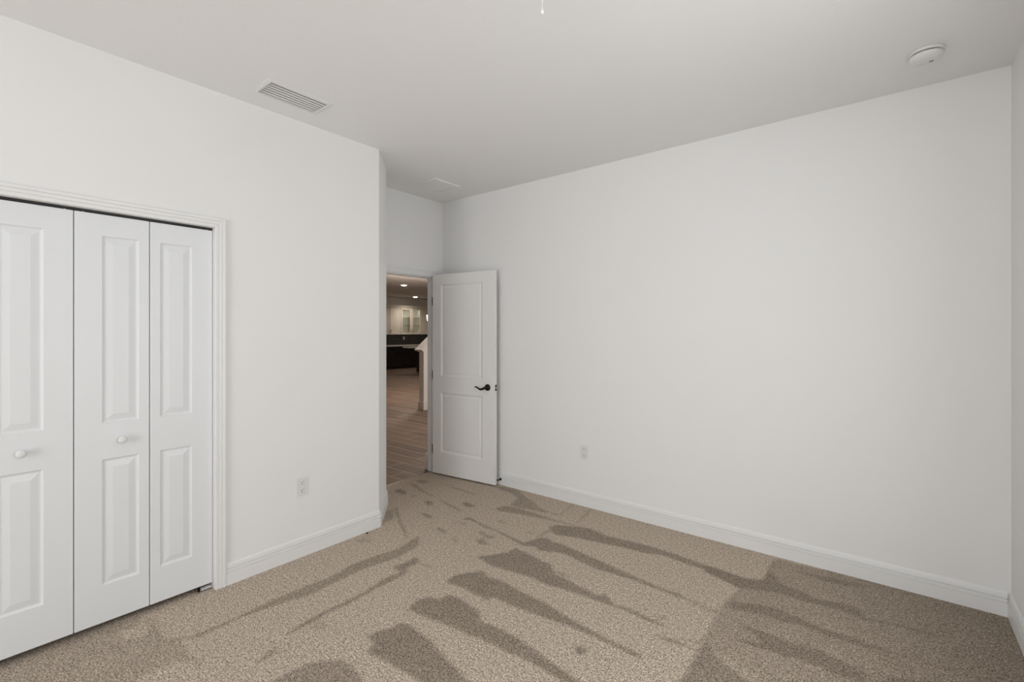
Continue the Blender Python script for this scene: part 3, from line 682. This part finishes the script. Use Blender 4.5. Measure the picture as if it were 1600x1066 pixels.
# ceiling fan: only the end of its pull chain hangs into the photo
FX, FY = -0.612, 0.808
fan = thing('ceiling_fan', 'ceiling fan above the frame, its thin white pull chain hanging in at the top edge', 'ceiling fan', (FX, FY, H))
link_mesh('canopy', lathe(bmesh.new(), [(0, 0), (0.072, 0), (0.070, -0.03), (0.05, -0.055), (0.02, -0.06), (0, -0.06)], 32), 'fan_white', fan, True)
link_mesh('downrod', lathe(bmesh.new(), [(0, -0.05), (0.013, -0.05), (0.013, -0.15), (0, -0.15)], 16), 'fan_white', fan, True)
link_mesh('motor', lathe(bmesh.new(), [(0, -0.14), (0.05, -0.145), (0.115, -0.17), (0.125, -0.215), (0.11, -0.25), (0.06, -0.27), (0.055, -0.33), (0.0, -0.33)], 40), 'fan_white', fan, True)
link_mesh('light_bowl', lathe(bmesh.new(), [(0, -0.325), (0.10, -0.33), (0.105, -0.345), (0.09, -0.38), (0.055, -0.405), (0, -0.415)], 40), 'fan_glass', fan, True)
fwd = math.atan2(0.7827, -0.6224)
for i in range(5):
    a = fwd + math.pi + i*2*math.pi/5
    ar = link_mesh('blade', boxes((0.16, 0.58, -0.06, 0.06, -0.232, -0.224)), 'fan_white', fan); ar.rotation_euler = (0, 0, a); bevel(ar, 0.02, 3)
    ia = link_mesh('blade_iron', boxes((0.10, 0.20, -0.018, 0.018, -0.224, -0.214)), 'fan_white', ar)
# chain, offset towards the viewer's side of the motor
cx, cy = 0.0362, 0.0189
link_mesh('pull_chain', lathe(bmesh.new(), [(0, -0.33), (0.0010, -0.33), (0.0010, -0.691), (0, -0.691)], 8, 'z', (cx, cy, 0)), 'chain', fan, True)
link_mesh('chain_ball', lathe(bmesh.new(), [(0, -0.687), (0.0026, -0.689), (0.0034, -0.693), (0.0026, -0.697), (0, -0.698)], 14, 'z', (cx, cy, 0)), 'chain', fan, True)

# speck on the carpet
bm = bmesh.new(); bmesh.ops.create_icosphere(bm, subdivisions=2, radius=0.0085)
random.seed(3)
for v in bm.verts: v.co = Vector((v.co.x*1.1, v.co.y*1.0, v.co.z*0.6))*random.uniform(0.85, 1.1)
o = link_mesh('carpet_debris', bm, 'debris'); o.location = (-2.970, 2.044, 0.0045)
tag(o, 'tiny black speck of debris on the carpet by the clipped corner baseboard', 'debris')

# ------------------------------------------------------------------ hall and kitchen seen through the doorway
HX0, HX1, HY0, HY1 = XK, XE-T, 1.0, 17.0
o = link_mesh('floor_hall', boxes((HX0-0.1, XE-0.03, HY0, HY1, -0.06, -0.004)), 'planks')
struct(o, 'brown wood look plank tile floor of the hall', 'floor')
struct(link_mesh('ceiling_hall', boxes((HX0-0.1, HX1, HY0-0.1, HY1+0.1, H, H+0.1)), 'hall_ceiling'), 'dim ceiling over the hall and kitchen', 'ceiling')
struct(link_mesh('wall_kitchen', boxes((HX0-0.1, HX0, HY0, HY1, 0, H)), 'hall_wall'), 'kitchen wall above the cream cabinets', 'wall')
struct(link_mesh('wall_hall_left', boxes((HX0, HX1, HY0-0.1, HY0, 0, H)), 'hall_wall'), 'hidden left wall of the hall', 'wall')
struct(link_mesh('wall_hall_right', boxes((HX0, HX1, HY1, HY1+0.1, 0, H)), 'hall_wall'), 'hidden right wall of the hall', 'wall')
struct(link_mesh('wall_hall_near', boxes((HX1, HX1+0.1, YB+T, HY1, 0, H)), 'hall_wall'), 'hall side of the bedroom wall', 'wall')
struct(link_mesh('baseboard_hall', boxes((HX1-0.052, HX1-0.0005, 3.400, 4.6, -0.004, 0.150), (HX1-0.044, HX1-0.0005, 3.400, 4.6, 0.150, 0.168)), 'trim'),
       'white baseboard end just beyond the entry doorway', 'baseboard')

# sloped stair knee wall
SX1, SX0, SY = -6.81, -6.935, 5.914
sl = 0.75
bm = bmesh.new()
prof = [(SY, 0.0), (8.0, 0.0), (8.0, 1.14+sl*(8.0-SY)), (SY, 1.14)]
A = [bm.verts.new((SX0, y, z-0.004 if z == 0 else z)) for y, z in prof]; B = [bm.verts.new((SX1, y, z-0.004 if z == 0 else z)) for y, z in prof]
bm.faces.new(A); bm.faces.new(B[::-1])
for i in range(4): bm.faces.new((A[i], A[(i+1) % 4], B[(i+1) % 4], B[i]))
struct(link_mesh('wall_stair', bm, 'wall'), 'low white knee wall of the staircase with sloping top', 'wall')
def stair_cap(x0, x1, y0, lo, hi):
    bm = bmesh.new(); z = lambda y: 1.14+sl*(y-SY)
    prof = [(y0, z(y0)+lo), (8.0, z(8.0)+lo), (8.0, z(8.0)+hi), (y0-0.02, z(y0)+hi-0.012), ]
    A = [bm.verts.new((x0, *p)) for p in prof]; B = [bm.verts.new((x1, *p)) for p in prof]
    bm.faces.new(A); bm.faces.new(B[::-1])
    for i in range(4): bm.faces.new((A[i], A[(i+1) % 4], B[(i+1) % 4], B[i]))
    return bm
struct(link_mesh('trim_4', stair_cap(SX0-0.045, SX1+0.035, SY-0.06, 0.012, 0.045), 'trim'), 'white sloped cap on the stair knee wall', 'trim')
struct(link_mesh('trim_5', stair_cap(SX0-0.022, SX1+0.018, SY-0.025, -0.035, 0.012), 'trim'), 'moulding under the stair wall cap', 'trim')
bm = boxes((SX0-0.016, SX1+0.016, SY-0.016, SY, -0.004, 0.15), (SX0-0.016, SX0, SY, 7.9, -0.004, 0.15), (SX1, SX1+0.016, SY, 7.9, -0.004, 0.15))
struct(link_mesh('baseboard_stair', bm, 'trim'), 'white baseboard around the stair knee wall', 'baseboard')

# recessed ceiling lights
def downlight(x, y, label, k=1.0):
    r = thing('recessed_light', label, 'ceiling light', (x, y, H))
    link_mesh('trim_ring', lathe(bmesh.new(), [(0.075, 0), (0.10, 0), (0.098, -0.008), (0.075, -0.004)], 32), 'plastic', r, True)
    link_mesh('lens', lathe(bmesh.new(), [(0, -0.001), (0.078, -0.001), (0.078, -0.012), (0.06, -0.022), (0, -0.026)], 32), 'lamp', r)
    l = bpy.data.lights.new('recessed_light_bulb', 'SPOT'); l.energy = HALL_W*k; l.color = (1.0, 0.89, 0.79); l.spot_size = math.radians(150); l.spot_blend = 0.8; l.shadow_soft_size = 0.07
    lo = bpy.data.objects.new('recessed_light_bulb', l); COL.objects.link(lo); lo.parent = r; lo.location = (0, 0, -0.05)
downlight(-11.226, 8.987, 'glowing recessed ceiling light nearer the doorway', 0.5)
downlight(-14.715, 12.35, 'glowing recessed ceiling light farther away by the kitchen cabinets', 0.42)

downlight(-4.35, 5.8, 'unseen recessed light added to brighten the near hall and stair wall', 1.0)  # this and the next two are unseen, added to brighten hall and stairs
downlight(-8.6, 7.0, 'unseen recessed light added to brighten the middle of the hall', 0.36)
downlight(-5.6, 6.9, 'unseen recessed light added to brighten the stair wall', 0.5)

# kitchen: wall cabinets
UX0, UX1, UZ0, UZ1 = XK+0.003, -15.37, 1.345, 2.43
def shaker(w, z0, z1, rail, glass=False):
    """door: local x 0..w, front at y=0 facing -y"""
    if not glass:
        return panel_slab(w, z0, z1, 0.02, [(rail, w-rail, z0+rail, z1-rail)], [(0.004, 0.008)], both=False)
    return boxes((0, rail, 0, 0.02, z0, z1), (w-rail, w, 0, 0.02, z0, z1), (rail, w-rail, 0, 0.02, z0, z0+rail), (rail, w-rail, 0, 0.02, z1-rail, z1))
FACE = Matrix(((0, -1, 0, 0), (1, 0, 0, 0), (0, 0, 1, 0), (0, 0, 0, 1)))   # local -y -> room +x, local x -> room +y
def at(o, x, y):
    m = FACE.copy(); m[0][3] = x; m[1][3] = y; o.matrix_local = m; return o
def pull(parent, lx, z, vertical=True, m='brass'):
    pts = [(lx, -0.001, z-0.06), (lx, -0.03, z-0.055), (lx, -0.03, z+0.055), (lx, -0.001, z+0.06)] if vertical else [(lx-0.06, -0.001, z), (lx-0.055, -0.03, z), (lx+0.055, -0.03, z), (lx+0.06, -0.001, z)]
    return link_mesh('pull', tube(bmesh.new(), pts, 0.008, 8), m, parent, True)
def wall_cabinet(y0, y1, doors, label, glass=False):
    r = thing('wall_cabinet', label, 'kitchen cabinet', (0, 0, 0))
    t = 0.018
    bs = [(UX0, UX1-0.022, y0, y0+t, UZ0, UZ1), (UX0, UX1-0.022, y1-t, y1, UZ0, UZ1), (UX0, UX1-0.022, y0+t, y1-t, UZ0, UZ0+t), (UX0, UX1-0.022, y0+t, y1-t, UZ1-t, UZ1), (UX0, UX0+0.01, y0+t, y1-t, UZ0+t, UZ1-t)]
    link_mesh('carcass', boxes(*bs), 'cabinet_in' if glass else 'cabinet', r)
    if glass:
        for z in (1.70, 2.02):
            link_mesh('shelf', boxes((UX0+0.01, UX1-0.05, y0+t, y1-t, z, z+0.018)), 'shelf_glass', r)
    n = doors; w = (y1-y0)/n
    for i in range(n):
        d = at(link_mesh('door', shaker(w-0.020, UZ0+0.010, UZ1-0.014, 0.062, glass), 'cabinet', r), UX1, y0+w*i+0.010)
        if glass:
            link_mesh('pane', boxes((0.062, w-0.082, 0.008, 0.012, UZ0+0.072, UZ1-0.076)), 'glass', d)
        if n == 2: pull(d, w-0.045 if i == 0 else 0.033, UZ0+0.14)
        else: pull(d, w-0.045, UZ0+0.14)
    return r
wall_cabinet(11.08, 12.172, 2, 'cream kitchen wall cabinet with two solid doors, left of the glass doors')
gc = wall_cabinet(12.176, 13.222, 2, 'cream kitchen wall cabinet with two glass doors', True)
l = bpy.data.lights.new('cabinet_lamp', 'AREA'); l.shape = 'RECTANGLE'; l.size = 0.9; l.size_y = 0.06; l.energy = 1.8; l.color = (1.0, 0.93, 0.84)
lo = bpy.data.objects.new('cabinet_lamp', l); COL.objects.link(lo); lo.parent = gc; lo.location = (UX1-0.06, 12.70, UZ1-0.03); lo.rotation_euler = (math.radians(-15), 0, math.pi/2)

wall_cabinet(13.226, 14.30, 2, 'cream kitchen wall cabinet at the right jamb, past the glass doors')
wall_cabinet(9.98, 11.076, 2, 'cream kitchen wall cabinet hidden farthest left')
o = link_mesh('crown_moulding', boxes((UX0, UX1+0.02, 9.98, 14.3, UZ1+0.001, UZ1+0.05), (UX0, UX1+0.045, 9.98, 14.3, UZ1+0.05, UZ1+0.085)), 'cabinet')
tag(o, 'cream crown moulding along the top of the kitchen wall cabinets', 'moulding')
o = link_mesh('tile_backsplash', boxes((XK+0.0005, XK+0.012, 9.98, 14.3, 0.922, UZ0-0.002)), 'subway')
tag(o, 'charcoal subway tile backsplash under the cream wall cabinets', 'backsplash')
# base cabinets and worktop
BX1 = -15.10
def base_cabinet(y0, y1, label, xb=XK+0.014, xf=BX1, flip=False):
    r = thing('base_cabinet', label, 'kitchen cabinet', (0, 0, 0))
    link_mesh('carcass', boxes((xb, xf-0.021, y0, y1, 0.10, 0.878), (xb, xf-0.07, y0, y1, -0.003, 0.10)), 'dark_cab', r)
    w = (y1-y0)/2
    for i in range(2):
        d = at(link_mesh('door', shaker(w-0.006, 0.11, 0.69, 0.06), 'dark_cab', r), xf, y0+w*i+0.003); pull(d, w-0.045 if i == 0 else 0.039, 0.60, True, 'pewter')
        d = at(link_mesh('drawer', shaker(w-0.006, 0.70, 0.872, 0.03), 'dark_cab', r), xf, y0+w*i+0.003); pull(d, w/2, 0.79, False, 'pewter')
    return r
base_cabinet(9.98, 11.02, 'near black kitchen base cabinet hidden farthest left')
base_cabinet(11.024, 12.02, 'near black kitchen base cabinet below the outlet, left of the island')
base_cabinet(12.024, 13.02, 'near black kitchen base cabinet behind the end of the island')
base_cabinet(13.024, 14.3, 'near black kitchen base cabinet hidden behind the stair wall')
o = link_mesh('countertop', boxes((XK+0.013, BX1+0.03, 9.98, 14.3, 0.880, 0.920)), 'stone'); bevel(o, 0.005)
tag(o, 'pale worktop on the dark base cabinets below the backsplash', 'countertop')
# backsplash outlet
oo = thing('backsplash_outlet', 'small white outlet on the charcoal tile backsplash', 'outlet', (XK+0.0125, 12.56, 1.19))
pl = link_mesh('cover_plate', boxes((0, 0.006, -0.038, 0.038, -0.060, 0.060)), 'plastic', oo); bevel(pl, 0.002)
for z in (0.024, -0.024):
    link_mesh('receptacle', boxes((0.005, 0.008, -0.016, 0.016, z-0.016, z+0.016)), 'vent', oo)
# island
il = thing('kitchen_island', 'dark kitchen island with pale overhanging top beyond the stair wall', 'kitchen island', (0, 0, 0))
link_mesh('island_base', boxes((-13.52, -13.15, 11.40, 13.4, -0.003, 0.878)), 'dark_cab', il)
tp = link_mesh('island_top', boxes((-13.60, -12.95, 10.83, 13.45, 0.880, 0.922)), 'stone', il); bevel(tp, 0.005)
# chandelier: one arm shows past the jamb
RX, RY, RZ = -8.10, 7.60, 1.60
ch = thing('chandelier', 'glowing glass shade on a curved chandelier arm at the right jamb', 'chandelier', (RX, RY, RZ))
link_mesh('stem', lathe(bmesh.new(), [(0, -0.12), (0.015, -0.11), (0.028, -0.07), (0.012, -0.02), (0.03, 0.05), (0.012, 0.12), (0.010, H-RZ), (0, H-RZ)], 20), 'pewter', ch, True)
link_mesh('canopy', lathe(bmesh.new(), [(0, H-RZ-0.03), (0.06, H-RZ-0.02), (0.065, H-RZ), (0, H-RZ)], 24), 'pewter', ch, True)
base = math.atan2(-0.6224, -0.7827)       # towards the left as seen through the doorway
for i in range(5):
    a = base + i*2*math.pi/5; ca, sa = math.cos(a), math.sin(a)
    pts = [(0.02, -0.02), (0.10, -0.09), (0.20, -0.10), (0.28, -0.05), (0.305, 0.03), (0.305, 0.07)]
    ar = link_mesh('arm', tube(bmesh.new(), [(q*ca, q*sa, z) for q, z in pts], 0.009, 10), 'pewter', ch, True)
    link_mesh('cup', lathe(bmesh.new(), [(0, 0.055), (0.03, 0.07), (0.035, 0.09), (0, 0.09)], 20, 'z', (0.305*ca, 0.305*sa, 0)), 'pewter', ar, True)
    link_mesh('shade', lathe(bmesh.new(), [(0, 0.085), (0.035, 0.09), (0.050, 0.13), (0.056, 0.19), (0.066, 0.25), (0.060, 0.25), (0.0, 0.23)], 24, 'z', (0.305*ca, 0.305*sa, 0)), 'shade', ar, True)
l = bpy.data.lights.new('chandelier_bulb', 'POINT'); l.energy = 130.0; l.color = (1.0, 0.90, 0.80); l.shadow_soft_size = 0.25
lo = bpy.data.objects.new('chandelier_bulb', l); COL.objects.link(lo); lo.parent = ch; lo.location = (0, 0, 0.45)
